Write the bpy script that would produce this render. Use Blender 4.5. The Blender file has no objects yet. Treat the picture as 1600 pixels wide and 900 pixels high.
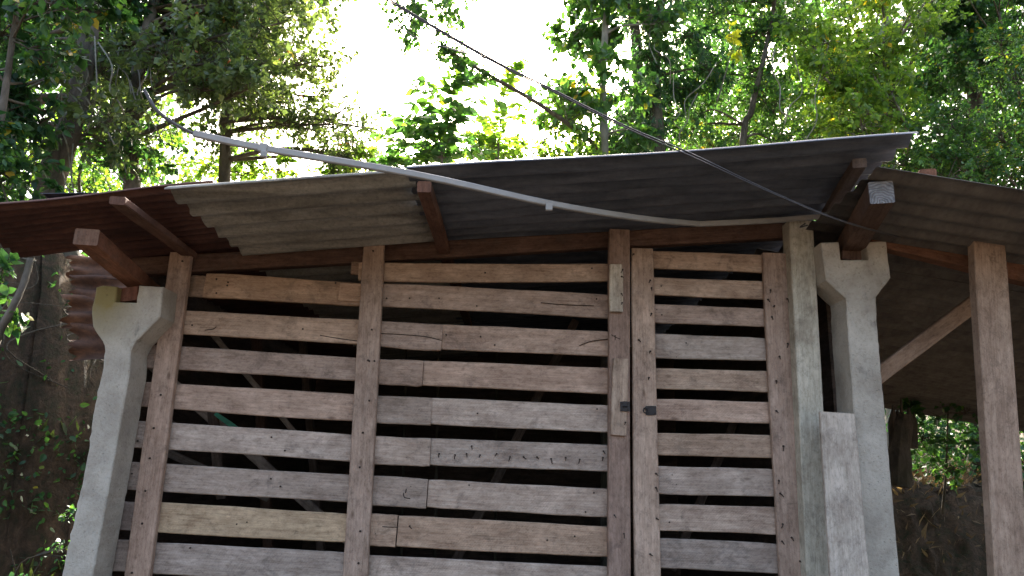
import bpy, math, random
import numpy as np
from mathutils import Vector, Matrix
random.seed(7); RNG = np.random.default_rng(7)
S = bpy.context.scene; COL = S.collection
R = math.radians

# ---------------------------------------------------------------- camera, sky, sun, exposure
F = 1156.0; PITCH = R(13.8); ROLL = R(1.2); EYE = Vector((0, 0, 1.3))
cam_d = bpy.data.cameras.new('camera'); cam = bpy.data.objects.new('camera', cam_d); COL.objects.link(cam)
ROT = Matrix.Rotation(math.pi/2 + PITCH, 4, 'X') @ Matrix.Rotation(ROLL, 4, 'Z')
cam.matrix_world = Matrix.Translation(EYE) @ ROT
cam_d.sensor_width = 36; cam_d.lens = F/1600*36; cam_d.clip_start = .05; cam_d.clip_end = 600
S.camera = cam
SUN_EL, SUN_AZ = 38.0, 2.0
W = bpy.data.worlds.new('World'); S.world = W; W.use_nodes = True
wn = W.node_tree; bg = wn.nodes['Background']
sky = wn.nodes.new('ShaderNodeTexSky'); sky.sky_type = 'NISHITA'; sky.sun_disc = False
sky.sun_elevation = R(SUN_EL); sky.sun_rotation = R(SUN_AZ); sky.dust_density = 7.0; sky.air_density = 1.0; sky.ozone_density = .6
wn.links.new(sky.outputs[0], bg.inputs[0]); bg.inputs[1].default_value = .15
sd = bpy.data.lights.new('sun', 'SUN'); sd.energy = 5.0; sd.angle = R(.5); sd.color = (1, .95, .86)
so = bpy.data.objects.new('sun', sd); COL.objects.link(so)
so.rotation_euler = (-R(90-SUN_EL), 0, -R(SUN_AZ)); so.location = (0, 8, 12)
S.view_settings.view_transform = 'Standard'; S.view_settings.look = 'None'
S.view_settings.exposure = 2.4; S.view_settings.gamma = 1
S.render.engine = 'CYCLES'
S.cycles.max_bounces = 8; S.cycles.transmission_bounces = 6; S.cycles.diffuse_bounces = 5

def P(px, py, Y):
    d = ROT.to_3x3() @ Vector(((px-800)/F, (450-py)/F, -1))
    return EYE + d*(Y/d.y)

# ---------------------------------------------------------------- materials
def nt(name):
    m = bpy.data.materials.new(name); m.use_nodes = True
    n = m.node_tree.nodes; b = n['Principled BSDF']; return m, n, m.node_tree.links, b
def ramp(n, stops, interp='LINEAR'):
    r = n.new('ShaderNodeValToRGB'); e = r.color_ramp.elements; r.color_ramp.interpolation = interp
    while len(e) < len(stops): e.new(.5)
    for i, (p, c) in enumerate(stops): e[i].position = p; e[i].color = (*c, 1)
    return r
def mixc(n, l, fac, a, b, mode='MIX'):
    m = n.new('ShaderNodeMix'); m.data_type = 'RGBA'; m.blend_type = mode
    for sock, v in ((m.inputs[0], fac), (m.inputs[6], a), (m.inputs[7], b)):
        if hasattr(v, 'links') or hasattr(v, 'is_linked'): l.new(v, sock)
        elif isinstance(v, (int, float)): sock.default_value = v
        else: sock.default_value = (*v, 1)
    return m.outputs[2]
def coords(n, l, scale, offset_random=True, kind='Object'):
    tc = n.new('ShaderNodeTexCoord'); mp = n.new('ShaderNodeMapping'); mp.inputs['Scale'].default_value = scale
    src = tc.outputs[kind]
    if offset_random:
        oi = n.new('ShaderNodeObjectInfo'); mu = n.new('ShaderNodeMath'); mu.operation = 'MULTIPLY'; mu.inputs[1].default_value = 57
        l.new(oi.outputs['Random'], mu.inputs[0]); ad = n.new('ShaderNodeVectorMath'); ad.operation = 'ADD'
        l.new(src, ad.inputs[0]); l.new(mu.outputs[0], ad.inputs[1]); src = ad.outputs[0]
    l.new(src, mp.inputs[0]); return mp.outputs[0]
def noise(n, l, vec, scale, detail=6, rough=.6, dist=0):
    t = n.new('ShaderNodeTexNoise'); t.inputs['Scale'].default_value = scale; t.inputs['Detail'].default_value = detail
    t.inputs['Roughness'].default_value = rough; t.inputs['Distortion'].default_value = dist
    l.new(vec, t.inputs['Vector']); return t.outputs['Fac']
def bump(n, l, h, b, strength=.4, dist=.004, prev=None):
    bp = n.new('ShaderNodeBump'); bp.inputs['Strength'].default_value = strength; bp.inputs['Distance'].default_value = dist
    l.new(h, bp.inputs['Height'])
    if prev: l.new(prev, bp.inputs['Normal'])
    l.new(bp.outputs[0], b.inputs['Normal']); return bp.outputs[0]

def wood(name, dark, mid, light, stain=.38, saw=.35):
    """weathered board, grain along local X, tinted by object colour"""
    m, n, l, b = nt(name)
    g = coords(n, l, (1.2, 1, 12)); g1 = noise(n, l, g, 3.0, 8, .6, 1.0)
    g2c = coords(n, l, (3, 1, 90)); g2 = noise(n, l, g2c, 2.0, 4, .6)
    c = ramp(n, [(.3, dark), (.5, mid), (.72, light)]); l.new(g1, c.inputs[0])
    f = ramp(n, [(.34, (.66, .64, .63)), (.56, (1.08, 1.08, 1.08))]); l.new(g2, f.inputs[0])
    col = mixc(n, l, .4, mixc(n, l, .45, c.outputs[0], mid), f.outputs[0], 'MULTIPLY')
    # broad patches of weather
    pc = coords(n, l, (1, 1, 1.6)); p = noise(n, l, pc, 5.5, 5, .7, .3)
    pr = ramp(n, [(.32, (.66, .62, .60)), (.5, (.98, .98, .97)), (.68, (1.25, 1.25, 1.26))]); l.new(p, pr.inputs[0])
    col = mixc(n, l, .8, col, pr.outputs[0], 'MULTIPLY')
    # dark mildew stains and knots
    s = noise(n, l, coords(n, l, (1, 1, 1)), 9, 7, .75, .5)
    sr = ramp(n, [(.545, (0, 0, 0)), (.64, (1, 1, 1))]); l.new(s, sr.inputs[0])
    sm = n.new('ShaderNodeMath'); sm.operation = 'MULTIPLY'; sm.inputs[1].default_value = stain; l.new(sr.outputs[0], sm.inputs[0])
    col = mixc(n, l, sm.outputs[0], col, (.09, .075, .065))
    v = n.new('ShaderNodeTexVoronoi'); v.inputs['Scale'].default_value = 3.6
    l.new(coords(n, l, (1, 1, 2.2)), v.inputs['Vector'])
    kr = ramp(n, [(.035, (1, 1, 1)), (.085, (0, 0, 0))]); l.new(v.outputs['Distance'], kr.inputs[0])
    km = n.new('ShaderNodeMath'); km.operation = 'MULTIPLY'; km.inputs[1].default_value = .75; l.new(kr.outputs[0], km.inputs[0])
    col = mixc(n, l, km.outputs[0], col, (.10, .065, .045))
    # blotches of dirt and worn pale fibre at hand size
    mo = noise(n, l, coords(n, l, (.55, 1, 1.6)), 26, 6, .72, .6); mor = ramp(n, [(.34, (.76, .73, .70)), (.5, (1, 1, 1)), (.66, (1.16, 1.155, 1.15))]); l.new(mo, mor.inputs[0])
    col = mixc(n, l, .75, col, mor.outputs[0], 'MULTIPLY')
    # fine speckle
    sp = noise(n, l, coords(n, l, (.5, 1, 1)), 95, 4, .8)
    spr = ramp(n, [(.34, (.62, .60, .59)), (.46, (1, 1, 1)), (.62, (1.15, 1.15, 1.15))]); l.new(sp, spr.inputs[0])
    col = mixc(n, l, .7, col, spr.outputs[0], 'MULTIPLY')
    oi = n.new('ShaderNodeObjectInfo'); col = mixc(n, l, 1.0, col, oi.outputs['Color'], 'MULTIPLY')
    l.new(col, b.inputs['Base Color']); b.inputs['Roughness'].default_value = .85; b.inputs['Specular IOR Level'].default_value = .25
    # saw marks, diagonal
    w = n.new('ShaderNodeTexWave'); w.inputs['Scale'].default_value = 55; w.inputs['Distortion'].default_value = 3; w.inputs['Detail'].default_value = 3
    mp = n.new('ShaderNodeMapping'); mp.inputs['Rotation'].default_value = (0, R(28), 0); l.new(coords(n, l, (1, 1, 1)), mp.inputs[0]); l.new(mp.outputs[0], w.inputs['Vector'])
    n1 = bump(n, l, w.outputs['Fac'], b, saw, .0015)
    n2 = bump(n, l, g2, b, .6, .003, n1); bump(n, l, g1, b, .5, .004, n2)
    return m
MAT = {}
MAT['wood'] = wood('weathered_pallet_wood', (.255, .193, .15), (.375, .295, .235), (.475, .395, .325))
MAT['pale'] = wood('pale_timber', (.34, .305, .25), (.45, .41, .34), (.54, .50, .425), .3, .2)
MAT['beam'] = wood('red_brown_timber', (.06, .034, .025), (.135, .078, .056), (.22, .135, .10), .35)
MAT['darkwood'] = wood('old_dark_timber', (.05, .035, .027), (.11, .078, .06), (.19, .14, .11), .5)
def endgrain():
    m, n, l, b = nt('sawn_end_grain')
    w = n.new('ShaderNodeTexWave'); w.wave_type = 'RINGS'; w.rings_direction = 'X'; w.inputs['Scale'].default_value = 30; w.inputs['Distortion'].default_value = 9; w.inputs['Detail'].default_value = 5
    l.new(coords(n, l, (1, 1, 1), False), w.inputs['Vector'])
    c = ramp(n, [(.1, (.17, .16, .155)), (.9, (.27, .26, .255))]); l.new(w.outputs['Fac'], c.inputs[0])
    k = noise(n, l, coords(n, l, (1, 1, 1)), 40, 5); kr = ramp(n, [(.35, (.5, .5, .5)), (.55, (1, 1, 1))]); l.new(k, kr.inputs[0])
    l.new(mixc(n, l, .7, c.outputs[0], kr.outputs[0], 'MULTIPLY'), b.inputs['Base Color']); b.inputs['Roughness'].default_value = .9
    bump(n, l, w.outputs['Fac'], b, .6, .004); return m
MAT['end'] = endgrain()

def concrete(name, moss=0.0):
    m, n, l, b = nt(name)
    a = noise(n, l, coords(n, l, (1, 1, 1)), 5, 8, .65, .3)
    c = ramp(n, [(.3, (.30, .255, .20)), (.5, (.45, .395, .32)), (.72, (.58, .52, .43))]); l.new(a, c.inputs[0]); col = c.outputs[0]
    f = noise(n, l, coords(n, l, (1, 1, 1)), 90, 5, .7); fr = ramp(n, [(.3, (.72, .71, .7)), (.5, (1, 1, 1))]); l.new(f, fr.inputs[0])
    col = mixc(n, l, .75, col, fr.outputs[0], 'MULTIPLY')
    s = noise(n, l, coords(n, l, (1, 1, .5)), 8, 6, .75, .4); sr = ramp(n, [(.62, (0, 0, 0)), (.72, (.65, .65, .65))]); l.new(s, sr.inputs[0])
    col = mixc(n, l, sr.outputs[0], col, (.11, .105, .09))
    if moss:
        tc = n.new('ShaderNodeTexCoord'); sx = n.new('ShaderNodeSeparateXYZ'); l.new(tc.outputs['Generated'], sx.inputs[0])
        mr = n.new('ShaderNodeMapRange'); mr.inputs[1].default_value = .86; mr.inputs[2].default_value = 1.0; l.new(sx.outputs['Z'], mr.inputs[0])
        mx = n.new('ShaderNodeMapRange'); mx.inputs[1].default_value = .75; mx.inputs[2].default_value = .2; l.new(sx.outputs['X'], mx.inputs[0])
        q = n.new('ShaderNodeMath'); q.operation = 'MULTIPLY'; l.new(mr.outputs[0], q.inputs[0]); l.new(mx.outputs[0], q.inputs[1])
        q2 = n.new('ShaderNodeMath'); q2.operation = 'MULTIPLY'; l.new(q.outputs[0], q2.inputs[0]); l.new(a, q2.inputs[1])
        q3 = n.new('ShaderNodeMath'); q3.operation = 'MULTIPLY'; q3.inputs[1].default_value = moss; q3.use_clamp = True; l.new(q2.outputs[0], q3.inputs[0])
        col = mixc(n, l, q3.outputs[0], col, (.26, .2, .075))
    l.new(col, b.inputs['Base Color']); b.inputs['Roughness'].default_value = .92
    v = n.new('ShaderNodeTexVoronoi'); v.inputs['Scale'].default_value = 45; l.new(coords(n, l, (1, 1, 1)), v.inputs['Vector'])
    vr = ramp(n, [(.08, (0, 0, 0)), (.2, (1, 1, 1))]); l.new(v.outputs['Distance'], vr.inputs[0])
    n1 = bump(n, l, vr.outputs[0], b, .6, .006); n2 = bump(n, l, f, b, .8, .006, n1); bump(n, l, a, b, .5, .02, n2)
    return m
MAT['conc_l'] = concrete('mossy_concrete', 3.0); MAT['conc_r'] = concrete('pale_concrete')

def sheet(name, cols, rough, metallic=0., scale=6, stretch=(1, 6, 6), streak=.6, fine=70):
    m, n, l, b = nt(name)
    a = noise(n, l, coords(n, l, stretch), scale/3, 8, .7, .4)
    c = ramp(n, cols); l.new(a, c.inputs[0])
    f = noise(n, l, coords(n, l, (1, 1, 1)), fine, 6, .75); fr = ramp(n, [(.32, (.5, .5, .5)), (.5, (1, 1, 1)), (.7, (1.35, 1.33, 1.3))]); l.new(f, fr.inputs[0])
    col = mixc(n, l, streak, c.outputs[0], fr.outputs[0], 'MULTIPLY')
    l.new(col, b.inputs['Base Color']); b.inputs['Roughness'].default_value = rough; b.inputs['Metallic'].default_value = metallic
    bump(n, l, f, b, .35, .003); return m
MAT['fibro'] = sheet('fibre_cement', [(.3, (.12, .11, .09)), (.5, (.25, .235, .2)), (.72, (.42, .40, .35))], .9)
MAT['zinc'] = sheet('dull_zinc', [(.3, (.05, .056, .068)), (.5, (.105, .115, .135)), (.72, (.19, .20, .225))], .55, .3, 6, (1, 5, 5), .4, 35)
MAT['rust'] = sheet('rusted_iron', [(.3, (.03, .012, .009)), (.5, (.07, .027, .02)), (.72, (.12, .055, .036))], .85, 0, 7, (1, 3, 3), .6, 40)
MAT['rust2'] = sheet('flaking_rusted_iron', [(.3, (.035, .017, .010)), (.5, (.10, .045, .024)), (.72, (.21, .10, .05))], .9, 0, 9, (2, 4, 4), .7, 30)
MAT['brown'] = sheet('brown_stained_iron', [(.3, (.075, .065, .055)), (.5, (.15, .13, .11)), (.72, (.22, .20, .17))], .75, .1, 7, (3, 1, 1), .5, 30)
MAT['blue'] = sheet('dark_blue_sheet', [(.3, (.02, .025, .04)), (.7, (.05, .06, .09))], .35)

def plain(name, c, rough, metallic=0, var=.25, sc=30):
    m, n, l, b = nt(name); f = noise(n, l, coords(n, l, (1, 1, 1)), sc, 5)
    r = ramp(n, [(.3, tuple(x*(1-var) for x in c)), (.7, tuple(min(1, x*(1+var)) for x in c))]); l.new(f, r.inputs[0])
    l.new(r.outputs[0], b.inputs['Base Color']); b.inputs['Roughness'].default_value = rough; b.inputs['Metallic'].default_value = metallic
    bump(n, l, f, b, .2, .002); return m
MAT['pvc'] = plain('grey_white_plastic', (.31, .29, .26), .6, 0, .12, 14)
MAT['iron'] = plain('rusty_black_iron', (.035, .03, .028), .6, .5)
MAT['nail'] = plain('rusty_nail', (.045, .028, .02), .7, .4)
MAT['cable'] = plain('grey_cable', (.05, .045, .045), .5)
MAT['green'] = plain('green_plastic', (.04, .24, .14), .4)

def bark(name, c1, c2, sc=12):
    m, n, l, b = nt(name)
    f = noise(n, l, coords(n, l, (1, 1, .35)), sc, 8, .7, .5); r = ramp(n, [(.3, c1), (.65, c2)]); l.new(f, r.inputs[0])
    f2 = noise(n, l, coords(n, l, (1, 1, 1)), 3, 4); r2 = ramp(n, [(.4, (.6, .65, .5)), (.6, (1, 1, 1))]); l.new(f2, r2.inputs[0])
    l.new(mixc(n, l, .8, r.outputs[0], r2.outputs[0], 'MULTIPLY'), b.inputs['Base Color']); b.inputs['Roughness'].default_value = .95
    bump(n, l, f, b, .9, .02); return m
MAT['bark'] = bark('grey_brown_bark', (.035, .028, .02), (.17, .14, .105))
MAT['bark_pale'] = bark('pale_bark', (.13, .12, .10), (.33, .31, .27))
MAT['twig'] = bark('twig_bark', (.05, .04, .028), (.13, .10, .075), 30)

def leafmat(name, cols, trans=.42, ty=(1.5, 1.35, .5), rough=.42):
    m, n, l, b = nt(name); out = n['Material Output']
    at = n.new('ShaderNodeAttribute'); at.attribute_name = 'tint'
    r = ramp(n, cols); l.new(at.outputs['Fac'], r.inputs[0])
    f = noise(n, l, coords(n, l, (1, 1, 1), False), 60, 3); fr = ramp(n, [(.3, (.75, .75, .75)), (.7, (1.15, 1.15, 1.15))]); l.new(f, fr.inputs[0])
    col = mixc(n, l, .7, r.outputs[0], fr.outputs[0], 'MULTIPLY')
    l.new(col, b.inputs['Base Color']); b.inputs['Roughness'].default_value = rough; b.inputs['Specular IOR Level'].default_value = .45
    t = n.new('ShaderNodeBsdfTranslucent'); l.new(mixc(n, l, 1., col, tuple(x*2.3 for x in ty), 'MULTIPLY'), t.inputs[0])
    mx = n.new('ShaderNodeMixShader'); mx.inputs[0].default_value = trans
    l.new(b.outputs[0], mx.inputs[1]); l.new(t.outputs[0], mx.inputs[2]); l.new(mx.outputs[0], out.inputs[0]); return m
DK, MD, LT, YL = (.016, .050, .026), (.034, .10, .036), (.075, .16, .035), (.34, .28, .03)
MAT['leaf_dark'] = leafmat('dark_leaf', [(0, DK), (.6, MD), (.93, LT), (1, YL)], .36)
MAT['leaf_mid'] = leafmat('mid_leaf', [(0, (.03, .07, .02)), (.5, MD), (.88, (.10, .19, .035)), (1, YL)], .42)
MAT['leaf_lit'] = leafmat('lit_leaf', [(0, (.05, .11, .025)), (.5, (.09, .17, .035)), (.9, (.15, .22, .04)), (1, (.42, .33, .03))], .5)  # yellow-green leaf with backlit brightness put into its colour
MAT['leaf_dusty'] = leafmat('grey_green_leaf', [(0, (.05, .08, .04)), (.6, (.075, .12, .055)), (.95, (.12, .17, .06)), (1, (.35, .10, .05))], .36)
MAT['leaf_yellow'] = leafmat('yellow_leaf', [(0, (.20, .26, .04)), (1, (.40, .38, .04))], .5, (1.2, 1.2, .4))
MAT['leaf_dead'] = leafmat('dry_leaf', [(0, (.10, .06, .03)), (1, (.28, .2, .1))], .25, (1.1, 1, .7), .7)

def ground_mat(name, dark, mid, light, sc=3):
    m, n, l, b = nt(name)
    a = noise(n, l, coords(n, l, (1, 1, 1), False), sc, 9, .7, .3); c = ramp(n, [(.32, dark), (.5, mid), (.7, light)]); l.new(a, c.inputs[0])
    f = noise(n, l, coords(n, l, (1, 1, 1), False), sc*14, 6, .75); fr = ramp(n, [(.3, (.55, .55, .55)), (.6, (1.1, 1.1, 1.1))]); l.new(f, fr.inputs[0])
    g = noise(n, l, coords(n, l, (1, 1, 1), False), 1.6, 4); gr = ramp(n, [(.5, (0, 0, 0)), (.62, (.55, .55, .55))]); l.new(g, gr.inputs[0])
    col = mixc(n, l, gr.outputs[0], mixc(n, l, .8, c.outputs[0], fr.outputs[0], 'MULTIPLY'), (.05, .07, .025))
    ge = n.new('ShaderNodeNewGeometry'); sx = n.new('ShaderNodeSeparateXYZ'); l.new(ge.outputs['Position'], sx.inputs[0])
    mz = n.new('ShaderNodeMapRange'); mz.inputs[1].default_value = .04; mz.inputs[2].default_value = .3; l.new(sx.outputs['Z'], mz.inputs[0])  # by height: bank earth browner and mossier, its shade darkened into the colour
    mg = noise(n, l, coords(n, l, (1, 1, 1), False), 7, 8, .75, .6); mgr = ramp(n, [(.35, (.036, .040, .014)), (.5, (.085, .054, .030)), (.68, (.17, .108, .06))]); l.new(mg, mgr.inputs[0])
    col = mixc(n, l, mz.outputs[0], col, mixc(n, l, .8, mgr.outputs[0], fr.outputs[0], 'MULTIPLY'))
    l.new(col, b.inputs['Base Color']); b.inputs['Roughness'].default_value = 1
    n1 = bump(n, l, f, b, .8, .03); bump(n, l, a, b, .7, .12, n1); return m
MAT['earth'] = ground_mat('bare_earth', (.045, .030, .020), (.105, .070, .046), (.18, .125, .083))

# ---------------------------------------------------------------- object helpers
def tag(o, label=None, cat=None, group=None, kind=None):
    if label: o['label'] = label
    if cat: o['category'] = cat
    if group: o['group'] = group
    if kind: o['kind'] = kind
    return o
def empty(name, loc, label, cat, group=None):
    o = bpy.data.objects.new(name, None); o.empty_display_size = .1; COL.objects.link(o); o.location = loc
    return tag(o, label, cat, group)
def link(name, me, mat, parent=None, mw=None, smooth=False):
    o = bpy.data.objects.new(name, me); COL.objects.link(o)
    if mat and not me.materials: me.materials.append(mat)
    if mw is not None: o.matrix_basis = mw
    if parent:
        o.parent = parent
        # every parent is unrotated: keep the world placement by subtracting its world location
        p = parent; off = Vector()
        if p.get('_w') is not None: off = Vector(p['_w'])
        else: off = Vector(p.location)
        o.location = Vector(o.location) - off if mw is not None else -off
    o['_w'] = [0, 0, 0] if mw is None else list(mw.translation)
    if smooth: me.shade_smooth()
    return o
def mesh(name, V, Fc):
    me = bpy.data.meshes.new(name); me.from_pydata([tuple(v) for v in V], [], [tuple(f) for f in Fc]); me.update(); return me
# parents that are meshes may be rotated: children of those are linked with an inverse instead
def child_of(o, parent):
    o.parent = parent; o.matrix_parent_inverse = parent.matrix_basis.inverted()

def board_mesh(name, L, wL, wR, T, seed, shear=0.0, segs=10, bow=0.0, rough=.0015, chip=True):
    """octagonal-section plank: local X length, Z width, Y thickness (front at -Y). wL,wR widths at the ends"""
    rg = random.Random(seed); V = []; Fc = []; c = min(.004, T*.18)
    pe = [rg.uniform(0, 6.3) for _ in range(6)]; fr = [rg.uniform(.6, 3.0) for _ in range(6)]
    wob = lambda t, q: rough*(.8*math.sin(fr[q]*2.2*t+pe[q])+.45*math.sin(fr[q+1]*6*t+pe[q+1])) + rg.gauss(0, rough*.22)
    et = [wob(i/segs, 0) for i in range(segs+1)]; eb = [wob(i/segs, 3) for i in range(segs+1)]
    for i in range(segs+1):
        t = i/segs; x = t*L; w = wL + (wR-wL)*t; z0 = bow*4*t*(1-t)
        top = z0 + w/2 + et[i]; bot = z0 - w/2 + eb[i]
        if chip and i in (0, segs):
            top -= rg.random()*.003; bot += rg.random()*.003
        fy = rg.gauss(0, rough*.25)
        xs = x + (rg.gauss(0, .0015) if i in (0, segs) else 0)
        for (y, z) in ((c-0, top), (0, top-c), (0, bot+c), (c, bot), (T-c, bot), (T, bot+c), (T, top-c), (T-c, top)):
            V.append((xs, y+fy, z))
    for i in range(segs):
        a = i*8; b = a+8
        for k in range(8):
            k2 = (k+1) % 8; Fc.append((a+k, a+k2, b+k2, b+k))
    Fc.append(tuple(range(7, -1, -1))); Fc.append(tuple(range(segs*8, segs*8+8)))
    return mesh(name, V, Fc)
SEED = [0]
def board(name, parent, A, B, wA, wB, T, mat='wood', tint=None, up=None, bow=0., rough=.0015, segs=10, endmat=None, label=None):
    """plank whose front face centreline runs A->B (world)"""
    SEED[0] += 1
    A = Vector(A); B = Vector(B); x = (B-A).normalized()
    nrm = Vector((0, 1, 0)) if up is None else Vector(up)       # away from viewer: local Y
    y = (nrm - x*nrm.dot(x)).normalized(); z = x.cross(y)
    M = Matrix((x, y, z)).transposed().to_4x4(); M.translation = A
    if name == 'slat': M = M @ Matrix.Rotation(random.uniform(-.05, .05), 4, 'X')
    me = board_mesh(name, (B-A).length, wA, wB, T, SEED[0], segs=segs, bow=bow, rough=rough)
    me.materials.append(MAT[mat])
    if endmat:
        me.materials.append(MAT[endmat]); me.polygons[-1].material_index = 1; me.polygons[-2].material_index = 1
    o = link(name, me, None, None, M)
    if parent is not None:
        child_of(o, parent)
        if parent.get('_mesh') is None and parent.type == 'EMPTY': o.matrix_parent_inverse = Matrix.Translation(parent.location).inverted()
    rg = random.Random(SEED[0]*31+5)
    t = tint if tint else 1
    v = rg.uniform(.86, 1.12); wv = rg.uniform(-.035, .035)
    tc = (t, t, t) if isinstance(t, (int, float)) else t
    o.color = (tc[0]*v*(1+wv), tc[1]*v, tc[2]*v*(1-wv), 1)
    if label: o['label'] = label
    return o
def quad_board(name, parent, x0, x1, t0, t1, b0, b1, Y, T, **kw):
    """horizontal slat given by where its ends lie in the wall plane"""
    A = (P(x0, t0, Y)+P(x0, b0, Y))/2; B = (P(x1, t1, Y)+P(x1, b1, Y))/2
    wA = (P(x0, t0, Y)-P(x0, b0, Y)).length; wB = (P(x1, t1, Y)-P(x1, b1, Y)).length
    return board(name, parent, A, B, wA, wB, T, **kw)
def upright(name, parent, xt0, xt1, yt, xb0, xb1, yb, Y, T, Yb=None, **kw):
    """vertical plank: top edge xt0..xt1 at yt, lower edge xb0..xb1 at yb, in plane Y, carried down to the ground"""
    Yb = Y if Yb is None else Yb
    A = (P(xt0, yt, Y)+P(xt1, yt, Y))/2; B = (P(xb0, yb, Yb)+P(xb1, yb, Yb))/2
    wA = (P(xt1, yt, Y)-P(xt0, yt, Y)).length; wB = (P(xb1, yb, Yb)-P(xb0, yb, Yb)).length
    d = B-A; G = A + d*((A.z - -.02)/(A.z-B.z))
    wG = (wA+wB)/2
    return board(name, parent, A, G, wA, wG, T, segs=18, **kw)

def tube_arrays(pts, rad, sides=6, jit=0):
    V = []; Fc = []; pts = [Vector(p) for p in pts]; n = len(pts)
    if not hasattr(rad, '__len__'): rad = [rad]*n
    ref = Vector((.3, .9, .2))
    for i in range(n):
        d = (pts[min(i+1, n-1)]-pts[max(i-1, 0)]).normalized()
        a = d.cross(ref)
        if a.length < 1e-3: a = d.cross(Vector((1, 0, 0)))
        a.normalize(); b = d.cross(a)
        for k in range(sides):
            t = 2*math.pi*k/sides; r = rad[i]*(1+random.gauss(0, jit)) if jit else rad[i]
            V.append(pts[i]+a*math.cos(t)*r+b*math.sin(t)*r)
    for i in range(n-1):
        for k in range(sides):
            k2 = (k+1) % sides; Fc.append((i*sides+k, i*sides+k2, (i+1)*sides+k2, (i+1)*sides+k))
    Fc.append(tuple(range(sides-1, -1, -1))); Fc.append(tuple((n-1)*sides+k for k in range(sides)))
    return V, Fc
class MB:
    def __init__(s): s.V = []; s.F = []
    def add(s, V, Fc):
        o = len(s.V); s.V += list(V); s.F += [tuple(i+o for i in f) for f in Fc]
    def tube(s, pts, rad, sides=6, jit=0): s.add(*tube_arrays(pts, rad, sides, jit))
    def build(s, name, mat, parent=None, smooth=False):
        me = mesh(name, s.V, s.F); me.materials.append(MAT[mat])
        o = bpy.data.objects.new(name, me); COL.objects.link(o)
        if parent is not None:
            o.parent = parent; o.location = -world_loc(parent)
            if parent.type == 'MESH': o.location = (0, 0, 0); o.matrix_parent_inverse = parent.matrix_basis.inverted() if parent.parent is None else world_mat(parent).inverted()
        if smooth: me.shade_smooth()
        return o
def world_mat(o):
    if o.parent is None: return o.matrix_basis.copy()
    return world_mat(o.parent) @ o.matrix_parent_inverse @ o.matrix_basis
def world_loc(o): return world_mat(o).translation
def spline(pts, n=6):
    pts = [Vector(p) for p in pts]; out = []
    q = [pts[0]*2-pts[1]]+pts+[pts[-1]*2-pts[-2]]
    for i in range(1, len(q)-2):
        for k in range(n):
            t = k/n; a, b, c, d = q[i-1:i+3]
            out.append(.5*((2*b)+(c-a)*t+(2*a-5*b+4*c-d)*t*t+(3*b-a-3*c+d)*t**3))
    out.append(pts[-1]); return out

# ---------------------------------------------------------------- the ground
def sm(t): t = np.clip(t, 0, 1); return t*t*(3-2*t)
def terrain(x, y):
    x = np.asarray(x, float); y = np.asarray(y, float)
    left = sm((-2.0-x)/1.2)                                   # 1 left of the shed
    yb = 7.3*(1-left)+4.0*left; hb = 1.25*(1-left)+2.7*left
    cut = sm((y-yb)/(.55+.5*(1-left)))
    z = cut*hb + np.clip(y-yb-1, 0, 60)*.14
    z += cut*(.12*np.sin(x*2.1+y*.7)+.07*np.sin(x*5.3-y*3.1)) + .012*np.sin(x*3+1)*np.sin(y*4)
    return z
xs = np.unique(np.concatenate([np.linspace(-90, -8, 30), np.linspace(-8, 8, 200), np.linspace(8, 90, 30)]))
ys = np.unique(np.concatenate([np.linspace(-60, 0, 20), np.linspace(0, 12, 170), np.linspace(12, 160, 40)]))
X, Y_ = np.meshgrid(xs, ys); Z = terrain(X, Y_)
mask = (X < -1.5) | (Y_ > 6.6); nz = RNG.normal(0, .022, Z.shape)*mask*((Y_ < 12) & (Y_ > 3.6))
dY = RNG.normal(0, .03, Z.shape)*mask*((Y_ < 12) & (Y_ > 3.6))
V = np.stack([X, Y_+dY, Z+nz], -1).reshape(-1, 3); nx = len(xs); ny = len(ys)
Fg = [(j*nx+i, j*nx+i+1, (j+1)*nx+i+1, (j+1)*nx+i) for j in range(ny-1) for i in range(nx-1)]
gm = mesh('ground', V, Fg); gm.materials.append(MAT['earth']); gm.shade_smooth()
g = bpy.data.objects.new('ground', gm); COL.objects.link(g); tag(g, kind='structure')

# ---------------------------------------------------------------- the shed
shed = empty('timber_shed', (0, 3.2, 0), 'open slatted wooden shed with concrete pillars, a plank door and a corrugated roof', 'shed')
YW = 3.2
# rows of the left bay
LB = [(286, 564, 485, 500, 522, 538, .95), (219, 562, 536.5, 559, 574, 595, .98), (211, 560, 595, 616, 634.5, 658.5, .98),
      (204, 560, 657.6, 679.5, 699, 722, 1.08), (193.5, 555, 722, 743, 765, 786, .9), (174, 240, 783, 786, 828, 832, .85), (171, 212, 843, 845, 893, 895, .9)]
grey = (1.03, 1.0, .99); warm = (1.10, .97, .86); pink = (1.08, .97, .92)
k = 0
quad_board('slat', shed, 297, 330, 430, 431, 463, 465, YW+.022, .02, tint=(.75, .66, .58))
quad_board('slat', shed, 320, 566, 425.5, 442, 464.5, 477.5, YW, .022, tint=(1.12, .92, .74), label='warm brown top slat with a short offcut nailed over its right end')
quad_board('slat', shed, 530, 568, 442, 444, 469, 471, YW-.013, .012, tint=(1.15, .95, .78))
for j, (x0, x1, t0, t1, b0, b1, v) in enumerate(LB):
    tt = (warm, pink, pink, grey, grey, (.85, .8, .8), grey)[j]
    quad_board('slat', shed, x0, x1+14, t0, t1+(t1-t0)*14/(x1-x0+1), b0, b1+(b1-b0)*14/(x1-x0+1), YW+random.uniform(0, .004), .022, tint=tuple(v*q for q in tt), bow=random.uniform(-.002, .003))
quad_board('slat', shed, 236, 552, 784, 803, 831, 849, YW-.004, .022, tint=(1.16, 1.06, .84), label='yellowish slat near the foot of the left bay')
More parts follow.
